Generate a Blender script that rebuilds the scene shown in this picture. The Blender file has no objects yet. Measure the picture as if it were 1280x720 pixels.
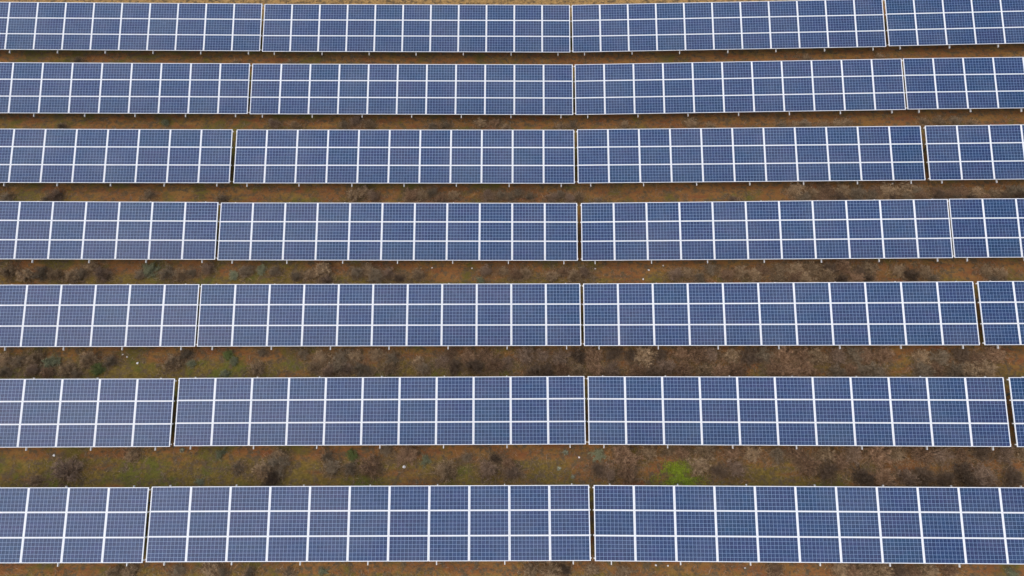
import bpy, math, random
import numpy as np
from mathutils import Vector, Matrix

scene = bpy.context.scene
COL = scene.collection
R = math.radians

# ------------------------------------------------------------------ camera, sky, sun, exposure
cam_data = bpy.data.cameras.new("camera")
cam = bpy.data.objects.new("camera", cam_data)
COL.objects.link(cam)
cam_data.sensor_width = 36.0
cam_data.lens = 23.98
cam_data.clip_end = 3000.0
rt, up, bk = (0.999951, 0.001491, -0.009744), (0.0029, 0.900253, 0.435357), (0.009422, -0.435364, 0.900205)
m = Matrix((rt, up, bk)).transposed().to_4x4()
m.translation = Vector((0.0, 0.0, 30.7842))
cam.matrix_world = m
scene.camera = cam

SUN_EL, SUN_AZ = R(58.0), R(-120.0)            # azimuth from +Y towards +X
world = bpy.data.worlds.new("World")
scene.world = world
world.use_nodes = True
wn = world.node_tree
wn.nodes.clear()
sky = wn.nodes.new("ShaderNodeTexSky")
sky.sky_type = 'NISHITA'
sky.sun_disc = False
sky.sun_elevation = SUN_EL
sky.sun_rotation = SUN_AZ
sky.air_density = 1.0
sky.dust_density = 1.6
sky.ozone_density = 1.0
wbg = wn.nodes.new("ShaderNodeBackground")
wbg.inputs["Strength"].default_value = 0.15
wo = wn.nodes.new("ShaderNodeOutputWorld")
wn.links.new(sky.outputs[0], wbg.inputs[0])
wn.links.new(wbg.outputs[0], wo.inputs[0])

sl = bpy.data.lights.new("sun", 'SUN')
sl.energy = 1.5
sl.angle = R(110.0)
sl.color = (1.0, 0.965, 0.92)
sun = bpy.data.objects.new("sun", sl)
sdir = Vector((math.sin(SUN_AZ) * math.cos(SUN_EL), math.cos(SUN_AZ) * math.cos(SUN_EL), math.sin(SUN_EL)))
sun.rotation_euler = sdir.to_track_quat('Z', 'Y').to_euler()
COL.objects.link(sun)

scene.view_settings.view_transform = 'Standard'
scene.view_settings.look = 'None'
scene.view_settings.gamma = 1.0
scene.view_settings.exposure = 0.4

# ------------------------------------------------------------------ measured layout
# row (1 = farthest), place in row, centre x, y, z, tilt, roll, yaw
TABLES = [
    (1, 0, -24.39, 31.548, 1.363, 0.3166, 0.0229, 0.0069),
    (1, 1, -6.013, 31.588, 1.035, 0.3191, 0.0098, -0.0021),
    (1, 2, 12.368, 31.504, 1.151, 0.3128, -0.0214, -0.0058),
    (1, 3, 30.757, 31.438, 1.581, 0.3073, -0.0217, -0.0022),
    (2, 0, -24.379, 26.876, 1.298, 0.3165, 0.0278, 0.0132),
    (2, 1, -6.009, 26.98, 0.933, 0.3169, 0.009, -0.0025),
    (2, 2, 12.367, 26.874, 1.094, 0.3114, -0.0247, -0.0077),
    (2, 3, 30.72, 26.826, 1.393, 0.3078, -0.0091, -0.0004),
    (3, 0, -24.539, 22.198, 1.288, 0.3018, 0.028, 0.0121),
    (3, 1, -6.101, 22.309, 0.938, 0.3059, 0.0046, -0.0033),
    (3, 2, 12.309, 22.235, 1.055, 0.304, -0.0144, -0.0045),
    (3, 3, 30.755, 22.061, 1.462, 0.3028, -0.0252, -0.0109),
    (4, 0, -24.476, 17.606, 1.262, 0.3098, 0.0362, 0.0134),
    (4, 1, -6.118, 17.7, 0.84, 0.3094, 0.0062, -0.0019),
    (4, 2, 12.327, 17.557, 1.087, 0.3071, -0.0322, -0.0126),
    (4, 3, 30.672, 17.476, 1.377, 0.3086, -0.0032, 0.0002),
    (5, 0, -24.489, 12.982, 1.068, 0.2977, 0.0062, 0.0024),
    (5, 1, -6.153, 13.038, 0.924, 0.2949, 0.0079, 0.003),
    (5, 2, 12.23, 12.939, 1.151, 0.2899, -0.0315, -0.0124),
    (5, 3, 30.669, 12.838, 1.465, 0.2896, 0.0005, 0.0023),
    (6, 0, -24.565, 8.129, 1.41, 0.2912, 0.0296, 0.0104),
    (6, 1, -6.17, 8.308, 1.048, 0.2879, 0.0046, 0.0047),
    (6, 2, 12.216, 8.237, 1.209, 0.2871, -0.0205, -0.0109),
    (6, 3, 30.683, 8.143, 1.436, 0.2869, 0.0004, 0.0024),
    (7, 0, -24.562, 3.405, 1.435, 0.2833, 0.0164, 0.0038),
    (7, 1, -6.209, 3.505, 1.259, 0.28, -0.0007, 0.0037),
    (7, 2, 12.217, 3.462, 1.377, 0.2808, -0.0093, -0.0071),
]
SHRUBS = [  # x, y, radius, kind, strip, label, shared
    (-19.89, 5.84, 0.6, 'mauve', 6, 'mauve grey leafless shrub below third panel from right, leftmost table of row six', 0),
    (-17.37, 6.56, 0.29, 'tan', 6, 'pale tan leafless shrub below second panel from right, leftmost table of row six', 0),
    (-21.36, 5.41, 0.21, 'tan', 6, 'pale tan leafless shrub below fourth panel from right, leftmost table of row six', 0),
    (-13.46, 6.6, 0.25, 'sage', 6, 'small grey green leafy bush below second panel from left, second table of row six', 0),
    (-12.52, 6.0, 0.25, 'grey', 6, 'dull grey leafless shrub below second panel from left, second table of row six', 0),
    (-11.35, 5.86, 0.46, 'tan', 6, 'left pale tan shrub below third panel from left, second table of row six', 0),
    (-10.73, 6.18, 0.46, 'grey', 6, 'dull grey leafless shrub below third panel from left, second table of row six', 0),
    (-10.87, 5.51, 0.35, 'dark', 6, 'dark brown leafless shrub below third panel from left, second table of row six', 0),
    (-10.8, 6.57, 0.25, 'tan', 6, 'right pale tan shrub below third panel from left, second table of row six', 0),
    (-14.08, 5.37, 0.21, 'sage', 6, 'small grey green leafy bush below first panel from left, second table of row six', 0),
    (-8.36, 6.0, 0.35, 'grey', 6, 'middle dull grey shrub below fifth panel from left, second table of row six', 0),
    (-8.6, 6.5, 0.25, 'grey', 6, 'leftmost dull grey shrub below fifth panel from left, second table of row six', 0),
    (-7.46, 6.5, 0.29, 'green', 6, 'green leafy bush below fifth panel from left, second table of row six', 0),
    (-7.5, 5.93, 0.32, 'grey', 6, 'rightmost dull grey shrub below fifth panel from left, second table of row six', 0),
    (-6.54, 5.97, 0.5, 'brown', 6, 'reddish brown leafless shrub below sixth panel from left, second table of row six', 0),
    (-5.98, 6.79, 0.25, 'grey', 6, 'dull grey leafless shrub below sixth panel from left, second table of row six', 0),
    (-5.03, 6.57, 0.43, 'brown', 6, 'reddish brown leafless shrub below fifth panel from right, second table of row six', 0),
    (-4.16, 6.36, 0.25, 'sage', 6, 'small grey green leafy bush below fifth panel from right, second table of row six', 0),
    (-3.24, 5.9, 0.49, 'tan', 6, 'pale tan leafless shrub below fourth panel from right, second table of row six', 0),
    (-2.34, 6.47, 0.25, 'grey', 6, 'dull grey leafless shrub below fourth panel from right, second table of row six', 0),
    (-1.4, 5.93, 0.42, 'mauve', 6, 'mauve grey leafless shrub below third panel from right, second table of row six', 0),
    (-1.02, 6.39, 0.29, 'dark', 6, 'dark brown leafless shrub below third panel from right, second table of row six', 0),
    (-0.48, 6.11, 0.32, 'brown', 6, 'reddish brown leafless shrub below third panel from right, second table of row six', 0),
    (-0.31, 5.72, 0.35, 'mauve', 6, 'mauve grey leafless shrub below second panel from right, second table of row six', 0),
    (3.51, 6.6, 0.29, 'sage', 6, 'small grey green leafy bush below first panel from left, third table of row six', 0),
    (3.47, 5.92, 0.32, 'dark', 6, 'dark brown leafless shrub below first panel from left, third table of row six', 0),
    (3.88, 5.78, 0.35, 'mauve', 6, 'mauve grey leafless shrub below first panel from left, third table of row six', 0),
    (4.71, 6.46, 0.53, 'brown', 6, 'reddish brown leafless shrub below first panel from left, third table of row six', 0),
    (4.82, 5.75, 0.42, 'brown', 6, 'reddish brown leafless shrub below second panel from left, third table of row six', 0),
    (5.83, 6.67, 0.32, 'tan', 6, 'pale tan leafless shrub below second panel from left, third table of row six', 0),
    (6.69, 6.74, 0.18, 'tan', 6, 'left pale tan shrub below third panel from left, third table of row six', 0),
    (7.31, 6.66, 0.32, 'brown', 6, 'reddish brown leafless shrub below third panel from left, third table of row six', 0),
    (8.34, 6.69, 0.5, 'tan', 6, 'pale tan leafless shrub below fourth panel from left, third table of row six', 0),
    (8.01, 6.02, 0.42, 'tan', 6, 'right pale tan shrub below third panel from left, third table of row six', 0),
    (8.78, 5.8, 0.35, 'dark', 6, 'dark hollow shaped as a shrub below fourth panel from left, third table of row six', 0),  # dark twigs added to stand in for a shady hollow between shrubs
    (9.56, 5.91, 0.42, 'mauve', 6, 'mauve grey leafless shrub below fourth panel from left, third table of row six', 0),
    (9.53, 6.61, 0.36, 'brown', 6, 'reddish brown leafless shrub below fourth panel from left, third table of row six', 0),
    (10.38, 6.65, 0.39, 'tan', 6, 'pale tan leafless shrub below fifth panel from left, third table of row six', 0),
    (11.52, 6.53, 0.32, 'grey', 6, 'dull grey leafless shrub below sixth panel from left, third table of row six', 0),
    (12.37, 6.57, 0.42, 'brown', 6, 'left reddish brown shrub below sixth panel from left, third table of row six', 0),
    (12.68, 6.04, 0.46, 'brown', 6, 'right reddish brown shrub below sixth panel from left, third table of row six', 0),
    (13.55, 6.53, 0.42, 'tan', 6, 'pale tan leafless shrub below fifth panel from right, third table of row six', 0),
    (13.49, 5.75, 0.45, 'dark', 6, 'dark brown leafless shrub below fifth panel from right, third table of row six', 0),
    (14.15, 6.21, 0.42, 'brown', 6, 'reddish brown leafless shrub below fifth panel from right, third table of row six', 0),
    (-24.66, 11.09, 0.34, 'tan', 5, 'pale tan leafless shrub below sixth panel from right, leftmost table of row five', 0),
    (-24.37, 10.46, 0.3, 'grey', 5, 'left dull grey shrub below sixth panel from right, leftmost table of row five', 0),
    (-23.98, 11.01, 0.31, 'grey', 5, 'right dull grey shrub below sixth panel from right, leftmost table of row five', 0),
    (-23.28, 11.18, 0.38, 'tan', 5, 'pale tan leafless shrub below fifth panel from right, leftmost table of row five', 0),
    (-23.05, 10.55, 0.34, 'mauve', 5, 'mauve grey leafless shrub below fifth panel from right, leftmost table of row five', 0),
    (-22.38, 11.01, 0.38, 'sage', 5, 'small grey green leafy bush below fifth panel from right, leftmost table of row five', 0),
    (-22.38, 10.47, 0.3, 'brown', 5, 'reddish brown leafless shrub below fifth panel from right, leftmost table of row five', 0),
    (-21.48, 10.6, 0.38, 'tan', 5, 'left pale tan shrub below fourth panel from right, leftmost table of row five', 0),
    (-20.58, 11.1, 0.42, 'tan', 5, 'right pale tan shrub below fourth panel from right, leftmost table of row five', 0),
    (-21.03, 10.4, 0.26, 'grey', 5, 'dull grey leafless shrub below fourth panel from right, leftmost table of row five', 0),
    (-19.58, 11.06, 0.31, 'grey', 5, 'dull grey leafless shrub below third panel from right, leftmost table of row five', 0),
    (-20.17, 10.65, 0.34, 'green', 5, 'green leafy bush below third panel from right, leftmost table of row five', 0),
    (-16.54, 10.95, 0.46, 'tan', 5, 'pale tan leafless shrub below first panel from right, leftmost table of row five', 0),
    (-16.02, 11.36, 0.31, 'grey', 5, 'dull grey leafless shrub below first panel from right, leftmost table of row five', 0),
    (-15.74, 10.95, 0.23, 'sage', 5, 'small grey green leafy bush below first panel from right, leftmost table of row five', 0),
    (-14.0, 11.41, 0.27, 'green', 5, 'green leafy bush below first panel from left, second table of row five', 0),
    (-13.66, 11.04, 0.23, 'sage', 5, 'right small grey green leafy bush below first panel from left, second table of row five', 0),
    (-12.36, 11.49, 0.23, 'grey', 5, 'dull grey leafless shrub below second panel from left, second table of row five', 0),
    (-12.49, 10.71, 0.38, 'tan', 5, 'pale tan leafless shrub below second panel from left, second table of row five', 0),
    (-13.95, 10.43, 0.23, 'sage', 5, 'left small grey green leafy bush below first panel from left, second table of row five', 0),
    (-10.39, 11.45, 0.27, 'grey', 5, 'dull grey leafless shrub below third panel from left, second table of row five', 0),
    (-9.55, 11.21, 0.38, 'tan', 5, 'right pale tan shrub below fourth panel from left, second table of row five', 0),
    (-9.71, 10.72, 0.34, 'tan', 5, 'left pale tan shrub below fourth panel from left, second table of row five', 0),
    (-8.65, 10.76, 0.46, 'grey', 5, 'dull grey leafless shrub below fourth panel from left, second table of row five', 0),
    (-9.04, 10.56, 0.34, 'mauve', 5, 'mauve grey leafless shrub below fourth panel from left, second table of row five', 0),
    (-8.49, 11.33, 0.38, 'grey', 5, 'leftmost dull grey shrub below fifth panel from left, second table of row five', 0),
    (-7.92, 11.37, 0.31, 'tan', 5, 'pale tan leafless shrub below fifth panel from left, second table of row five', 0),
    (-8.23, 10.72, 0.38, 'mauve', 5, 'mauve grey leafless shrub below fifth panel from left, second table of row five', 0),
    (-7.61, 10.68, 0.38, 'grey', 5, 'middle dull grey shrub below fifth panel from left, second table of row five', 0),
    (-6.81, 11.41, 0.31, 'tan', 5, 'left pale tan shrub below sixth panel from left, second table of row five', 0),
    (-7.18, 10.52, 0.27, 'grey', 5, 'rightmost dull grey shrub below fifth panel from left, second table of row five', 0),
    (-6.1, 11.21, 0.34, 'grey', 5, 'dull grey leafless shrub below sixth panel from left, second table of row five', 0),
    (-6.13, 10.72, 0.34, 'tan', 5, 'right pale tan shrub below sixth panel from left, second table of row five', 0),
    (-4.79, 11.05, 0.31, 'tan', 5, 'pale tan leafless shrub below fifth panel from right, second table of row five', 0),
    (-4.5, 10.68, 0.3, 'grey', 5, 'dull grey leafless shrub below fifth panel from right, second table of row five', 0),
    (-3.72, 11.05, 0.34, 'mauve', 5, 'mauve grey leafless shrub below fifth panel from right, second table of row five', 0),
    (-3.05, 10.76, 0.38, 'dark', 5, 'left dark brown shrub below fourth panel from right, second table of row five', 0),
    (-3.27, 11.42, 0.31, 'brown', 5, 'left reddish brown shrub below fourth panel from right, second table of row five', 0),
    (-2.43, 11.33, 0.38, 'brown', 5, 'right reddish brown shrub below fourth panel from right, second table of row five', 0),
    (-2.14, 10.76, 0.46, 'dark', 5, 'right dark brown shrub below fourth panel from right, second table of row five', 0),
    (-1.66, 11.33, 0.42, 'brown', 5, 'left reddish brown shrub below third panel from right, second table of row five', 0),
    (-1.15, 10.84, 0.42, 'brown', 5, 'right reddish brown shrub below third panel from right, second table of row five', 0),
    (-0.58, 10.92, 0.34, 'mauve', 5, 'mauve grey leafless shrub below third panel from right, second table of row five', 0),
    (-25.97, 15.83, 0.37, 'tan', 4, 'pale tan leafless shrub below seventh panel from right, leftmost table of row four', 0),
    (-25.12, 15.66, 0.36, 'tan', 4, 'pale tan leafless shrub below sixth panel from right, leftmost table of row four', 0),
    (-24.25, 15.72, 0.37, 'grey', 4, 'dull grey leafless shrub below sixth panel from right, leftmost table of row four', 0),
    (-23.51, 15.63, 0.32, 'tan', 4, 'left pale tan shrub below fifth panel from right, leftmost table of row four', 0),
    (-22.62, 15.6, 0.36, 'tan', 4, 'right pale tan shrub below fifth panel from right, leftmost table of row four', 0),
    (-22.21, 15.74, 0.28, 'grey', 4, 'dull grey leafless shrub below fifth panel from right, leftmost table of row four', 0),
    (-21.83, 16.15, 0.33, 'tan', 4, 'pale tan leafless shrub below fourth panel from right, leftmost table of row four', 0),
    (-21.12, 15.7, 0.41, 'mauve', 4, 'mauve grey leafless shrub below fourth panel from right, leftmost table of row four', 0),
    (-18.87, 15.91, 0.41, 'sage', 4, 'small grey green leafy bush below third panel from right, leftmost table of row four', 0),
    (-19.32, 15.77, 0.28, 'grey', 4, 'dull grey leafless shrub below third panel from right, leftmost table of row four', 0),
    (-17.96, 15.83, 0.37, 'grey', 4, 'dull grey leafless shrub below second panel from right, leftmost table of row four', 0),
    (-17.2, 15.7, 0.33, 'tan', 4, 'pale tan leafless shrub below second panel from right, leftmost table of row four', 0),
    (-16.71, 15.84, 0.24, 'grey', 4, 'dull grey leafless shrub below first panel from right, leftmost table of row four', 0),
    (-15.93, 16.03, 0.33, 'mauve', 4, 'mauve grey leafless shrub below first panel from right, leftmost table of row four', 0),
    (-14.59, 15.8, 0.29, 'sage', 4, 'small grey green leafy bush below first panel from left, second table of row four', 0),
    (-13.97, 15.99, 0.33, 'grey', 4, 'dull grey leafless shrub below first panel from left, second table of row four', 0),
    (-13.2, 16.04, 0.29, 'sage', 4, 'small grey green leafy bush below second panel from left, second table of row four', 0),
    (-12.49, 15.95, 0.29, 'grey', 4, 'dull grey leafless shrub below second panel from left, second table of row four', 0),
    (-11.31, 15.67, 0.28, 'grey', 4, 'dull grey leafless shrub below third panel from left, second table of row four', 0),
    (-10.09, 16.0, 0.45, 'tan', 4, 'pale tan leafless shrub below fourth panel from left, second table of row four', 0),
    (-9.82, 15.49, 0.32, 'mauve', 4, 'mauve grey leafless shrub below fourth panel from left, second table of row four', 0),
    (-10.67, 15.77, 0.29, 'tan', 4, 'pale tan leafless shrub below third panel from left, second table of row four', 0),
    (-8.27, 15.82, 0.33, 'grey', 4, 'left dull grey shrub below fifth panel from left, second table of row four', 0),
    (-7.72, 16.05, 0.33, 'tan', 4, 'pale tan leafless shrub below fifth panel from left, second table of row four', 0),
    (-7.2, 15.68, 0.41, 'grey', 4, 'right dull grey shrub below fifth panel from left, second table of row four', 0),
    (-6.64, 15.82, 0.33, 'mauve', 4, 'mauve grey leafless shrub below sixth panel from left, second table of row four', 0),
    (-6.05, 15.58, 0.28, 'dark', 4, 'dark brown leafless shrub below sixth panel from left, second table of row four', 0),
    (-5.09, 15.72, 0.33, 'tan', 4, 'pale tan leafless shrub below fifth panel from right, second table of row four', 0),
    (-1.67, 15.95, 0.33, 'mauve', 4, 'mauve grey leafless shrub below third panel from right, second table of row four', 0),
    (-1.91, 15.49, 0.2, 'sage', 4, 'small grey green leafy bush below third panel from right, second table of row four', 0),
    (-0.77, 16.0, 0.24, 'tan', 4, 'pale tan leafless shrub below third panel from right, second table of row four', 0),
    (-0.12, 15.77, 0.33, 'brown', 4, 'reddish brown leafless shrub below second panel from right, second table of row four', 0),
    (0.37, 15.86, 0.29, 'tan', 4, 'pale tan leafless shrub below second panel from right, second table of row four', 0),
    (1.71, 15.71, 0.33, 'tan', 4, 'left pale tan shrub below first panel from right, second table of row four', 0),
    (2.32, 15.94, 0.29, 'brown', 4, 'reddish brown leafless shrub below first panel from right, second table of row four', 0),
    (2.84, 15.66, 0.37, 'tan', 4, 'right pale tan shrub below first panel from right, second table of row four', 0),
    (3.38, 15.88, 0.33, 'mauve', 4, 'mauve grey leafless shrub below first panel from left, third table of row four', 0),
    (7.96, 15.67, 0.36, 'mauve', 4, 'mauve grey leafless shrub below third panel from left, third table of row four', 0),
    (8.53, 15.75, 0.28, 'tan', 4, 'pale tan leafless shrub below fourth panel from left, third table of row four', 0),
    (9.71, 15.91, 0.32, 'grey', 4, 'right dull grey shrub below fourth panel from left, third table of row four', 0),
    (9.14, 15.46, 0.28, 'grey', 4, 'left dull grey shrub below fourth panel from left, third table of row four', 0),
    (10.55, 15.62, 0.36, 'brown', 4, 'reddish brown leafless shrub below fifth panel from left, third table of row four', 0),
    (11.24, 15.74, 0.32, 'tan', 4, 'pale tan leafless shrub below fifth panel from left, third table of row four', 0),
    (11.88, 15.5, 0.36, 'tan', 4, 'leftmost pale tan shrub below sixth panel from left, third table of row four', 0),
    (12.38, 15.85, 0.28, 'brown', 4, 'reddish brown leafless shrub below sixth panel from left, third table of row four', 0),
    (19.04, 15.67, 0.36, 'tan', 4, 'pale tan leafless shrub below second panel from right, third table of row four', 0),
    (19.56, 15.39, 0.4, 'dark', 4, 'dark brown leafless shrub below second panel from right, third table of row four', 0),
    (20.27, 15.57, 0.32, 'tan', 4, 'pale tan leafless shrub below first panel from right, third table of row four', 0),
    (20.61, 15.25, 0.24, 'grey', 4, 'dull grey leafless shrub below first panel from right, third table of row four', 0),
    (23.35, 15.63, 0.32, 'tan', 4, 'left pale tan shrub below second panel from left, rightmost table of row four', 0),
    (23.92, 15.44, 0.32, 'tan', 4, 'right pale tan shrub below second panel from left, rightmost table of row four', 0),
    (23.53, 15.08, 0.24, 'grey', 4, 'dull grey leafless shrub below second panel from left, rightmost table of row four', 0),
    (-27.48, 20.19, 0.34, 'grey', 3, 'dull grey leafless shrub below eighth panel from right, leftmost table of row three', 0),
    (-24.92, 20.38, 0.39, 'mauve', 3, 'mauve grey leafless shrub below sixth panel from right, leftmost table of row three', 0),
    (-25.31, 20.12, 0.21, 'grey', 3, 'dull grey leafless shrub below sixth panel from right, leftmost table of row three', 0),
    (-19.92, 20.56, 0.26, 'grey', 3, 'dull grey leafless shrub below third panel from right, leftmost table of row three', 0),
    (-16.0, 20.37, 0.26, 'grey', 3, 'dull grey leafless shrub below first panel from right, leftmost table of row three', 0),
    (-8.88, 20.6, 0.39, 'tan', 3, 'pale tan leafless shrub below fourth panel from left, second table of row three', 0),
    (-8.33, 20.75, 0.35, 'tan', 3, 'pale tan leafless shrub below fifth panel from left, second table of row three', 0),
    (-7.79, 20.54, 0.35, 'mauve', 3, 'mauve grey leafless shrub below fifth panel from left, second table of row three', 0),
    (-5.81, 20.54, 0.39, 'brown', 3, 'reddish brown leafless shrub below sixth panel from left, second table of row three', 0),
    (-5.16, 20.59, 0.35, 'tan', 3, 'pale tan leafless shrub below fifth panel from right, second table of row three', 0),
    (-4.65, 20.69, 0.35, 'grey', 3, 'dull grey leafless shrub below fifth panel from right, second table of row three', 0),
    (-4.16, 20.39, 0.3, 'brown', 3, 'reddish brown leafless shrub below fifth panel from right, second table of row three', 0),
    (-3.52, 20.59, 0.3, 'tan', 3, 'pale tan leafless shrub below fourth panel from right, second table of row three', 0),
    (-1.62, 20.53, 0.34, 'mauve', 3, 'mauve grey leafless shrub below third panel from right, second table of row three', 0),
    (-0.98, 20.53, 0.3, 'grey', 3, 'left dull grey shrub below third panel from right, second table of row three', 0),
    (-0.42, 20.48, 0.26, 'grey', 3, 'right dull grey shrub below third panel from right, second table of row three', 0),
    (-0.07, 20.68, 0.3, 'grey', 3, 'left dull grey shrub below second panel from right, second table of row three', 0),
    (0.62, 20.52, 0.26, 'grey', 3, 'right dull grey shrub below second panel from right, second table of row three', 0),
    (1.82, 20.37, 0.3, 'mauve', 3, 'left mauve grey shrub below first panel from right, second table of row three', 0),
    (2.3, 20.56, 0.26, 'grey', 3, 'dull grey leafless shrub below first panel from right, second table of row three', 0),
    (2.76, 20.31, 0.3, 'mauve', 3, 'right mauve grey shrub below first panel from right, second table of row three', 0),
    (3.24, 20.45, 0.26, 'tan', 3, 'pale tan leafless shrub below first panel from left, third table of row three', 0),
    (4.29, 20.14, 0.21, 'grey', 3, 'dull grey leafless shrub below first panel from left, third table of row three', 0),
    (11.5, 20.11, 0.26, 'mauve', 3, 'mauve grey leafless shrub below sixth panel from left, third table of row three', 0),
    (-13.86, 25.33, 0.32, 'mauve', 2, 'mauve grey leafless shrub below first panel from left, second table of row two', 0),
    (-12.72, 25.28, 0.27, 'tan', 2, 'pale tan leafless shrub below second panel from left, second table of row two', 0),
    (-9.9, 25.34, 0.27, 'grey', 2, 'dull grey leafless shrub below fourth panel from left, second table of row two', 0),
    (-9.28, 25.52, 0.37, 'mauve', 2, 'mauve grey leafless shrub below fourth panel from left, second table of row two', 0),
    (-8.45, 25.34, 0.32, 'tan', 2, 'pale tan leafless shrub below fifth panel from left, second table of row two', 0),
    (-4.84, 25.23, 0.27, 'grey', 2, 'left dull grey shrub below fifth panel from right, second table of row two', 0),
    (-4.16, 25.29, 0.27, 'grey', 2, 'right dull grey shrub below fifth panel from right, second table of row two', 0),
    (-2.16, 25.4, 0.32, 'tan', 2, 'pale tan leafless shrub below fourth panel from right, second table of row two', 0),
    (-1.25, 25.52, 0.32, 'brown', 2, 'reddish brown leafless shrub below third panel from right, second table of row two', 0),
    (-0.7, 25.17, 0.23, 'tan', 2, 'pale tan leafless shrub below third panel from right, second table of row two', 0),
    (-20.12, 25.42, 0.23, 'sage', 2, 'small grey green leafy bush below third panel from right, leftmost table of row two', 0),
    (-25.82, 25.03, 0.23, 'grey', 2, 'dull grey leafless shrub below seventh panel from right, leftmost table of row two', 0),
    (2.39, 25.21, 0.23, 'tan', 2, 'pale tan leafless shrub below first panel from right, second table of row two', 0),
    (3.12, 25.31, 0.23, 'grey', 2, 'dull grey leafless shrub below first panel from right, second table of row two', 0),
    (6.06, 25.32, 0.23, 'tan', 2, 'pale tan leafless shrub below second panel from left, third table of row two', 0),
    (9.84, 25.28, 0.32, 'tan', 2, 'pale tan leafless shrub below fourth panel from left, third table of row two', 0),
    (10.85, 25.08, 0.23, 'tan', 2, 'pale tan leafless shrub below fifth panel from left, third table of row two', 0),
    (-26.31, 29.96, 0.24, 'grey', 1, 'dull grey leafless shrub below seventh panel from right, leftmost table of the top row', 0),
    (-16.92, 29.92, 0.19, 'tan', 1, 'pale tan leafless shrub below second panel from right, leftmost table of the top row', 0),
    (-13.68, 29.95, 0.19, 'tan', 1, 'pale tan leafless shrub below first panel from left, second table of the top row', 0),
    (17.1, 29.87, 0.28, 'tan', 1, 'pale tan leafless shrub below third panel from right, third table of the top row', 0),
    (21.34, 29.87, 0.19, 'tan', 1, 'pale tan leafless shrub below first panel from right, third table of the top row', 0),
    (-16.24, 1.72, 0.27, 'tan', 7, 'right pale tan shrub below first panel from right, leftmost table of the bottom row', 0),
    (-16.88, 1.63, 0.27, 'tan', 7, 'left pale tan shrub below first panel from right, leftmost table of the bottom row', 0),
    (-14.22, 1.72, 0.27, 'grey', 7, 'dull grey leafless shrub below first panel from left, second table of the bottom row', 0),
    (-12.87, 1.82, 0.33, 'tan', 7, 'pale tan leafless shrub below second panel from left, second table of the bottom row', 0),
    (-12.34, 1.67, 0.23, 'grey', 7, 'dull grey leafless shrub below second panel from left, second table of the bottom row', 0),
    (-11.24, 1.64, 0.23, 'grey', 7, 'dull grey leafless shrub below third panel from left, second table of the bottom row', 0),
    (-8.23, 1.73, 0.2, 'sage', 7, 'small grey green leafy bush below fifth panel from left, second table of the bottom row', 0),
    (-9.65, 1.67, 0.17, 'grey', 7, 'dull grey leafless shrub below fourth panel from left, second table of the bottom row', 0),
    (0.49, 1.8, 0.26, 'tan', 7, 'pale tan leafless shrub below second panel from right, second table of the bottom row', 0),
    (1.32, 1.77, 0.36, 'tan', 7, 'pale tan leafless shrub below first panel from right, second table of the bottom row', 0),
    (1.88, 1.8, 0.26, 'dark', 7, 'dark brown leafless shrub below first panel from right, second table of the bottom row', 0),
    (3.01, 1.83, 0.2, 'tan', 7, 'left pale tan shrub below first panel from left, rightmost table of the bottom row', 0),
    (4.32, 1.68, 0.26, 'tan', 7, 'right pale tan shrub below first panel from left, rightmost table of the bottom row', 0),
    (10.55, 1.77, 0.26, 'brown', 7, 'reddish brown leafless shrub below fifth panel from left, rightmost table of the bottom row', 0),
    (13.23, 1.8, 0.3, 'tan', 7, 'left pale tan shrub below seventh panel from left, rightmost table of the bottom row', 0),
    (13.73, 1.71, 0.36, 'brown', 7, 'reddish brown leafless shrub below seventh panel from left, rightmost table of the bottom row', 0),
    (14.3, 1.77, 0.33, 'tan', 7, 'right pale tan shrub below seventh panel from left, rightmost table of the bottom row', 0),
    (14.91, 1.74, 0.36, 'tan', 7, 'pale tan leafless shrub below eighth panel from left, rightmost table of the bottom row', 0),
    (15.62, 1.74, 0.33, 'dark', 7, 'dark brown leafless shrub below eighth panel from left, rightmost table of the bottom row', 0),
    (16.26, 1.68, 0.29, 'brown', 7, 'reddish brown leafless shrub below eighth panel from left, rightmost table of the bottom row', 0),
    (16.93, 1.78, 0.26, 'tan', 7, 'pale tan leafless shrub below ninth panel from left, rightmost table of the bottom row', 0),
    (17.7, 1.75, 0.26, 'brown', 7, 'reddish brown leafless shrub below ninth panel from left, rightmost table of the bottom row', 0),
    (20.19, 1.66, 0.26, 'sage', 7, 'small grey green leafy bush below eleventh panel from left, rightmost table of the bottom row', 0),
    (14.84, 6.53, 0.4, 'mauve', 6, 'mauve grey leafless shrub below fourth panel from right, third table of row six', 0),
    (15.73, 6.54, 0.57, 'brown', 6, 'left reddish brown shrub below fourth panel from right, third table of row six', 0),
    (16.63, 6.56, 0.4, 'tan', 6, 'pale tan leafless shrub below third panel from right, third table of row six', 0),
    (17.79, 6.6, 0.5, 'brown', 6, 'reddish brown leafless shrub below third panel from right, third table of row six', 0),
    (18.71, 6.53, 0.4, 'mauve', 6, 'mauve grey leafless shrub below second panel from right, third table of row six', 0),
    (19.5, 6.47, 0.4, 'brown', 6, 'reddish brown leafless shrub below second panel from right, third table of row six', 0),
    (20.39, 6.58, 0.41, 'dark', 6, 'left dark brown shrub below first panel from right, third table of row six', 0),
    (21.4, 6.5, 0.41, 'mauve', 6, 'right mauve grey shrub below first panel from right, third table of row six', 0),
    (22.36, 6.54, 0.49, 'tan', 6, 'pale tan leafless shrub below first panel from left, rightmost table of row six', 0),
    (15.04, 5.54, 0.49, 'dark', 6, 'dark brown leafless shrub below fourth panel from right, third table of row six', 0),
    (15.86, 5.48, 0.45, 'brown', 6, 'right reddish brown shrub below fourth panel from right, third table of row six', 0),
    (16.91, 5.51, 0.43, 'mauve', 6, 'mauve grey leafless shrub below third panel from right, third table of row six', 0),
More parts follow.
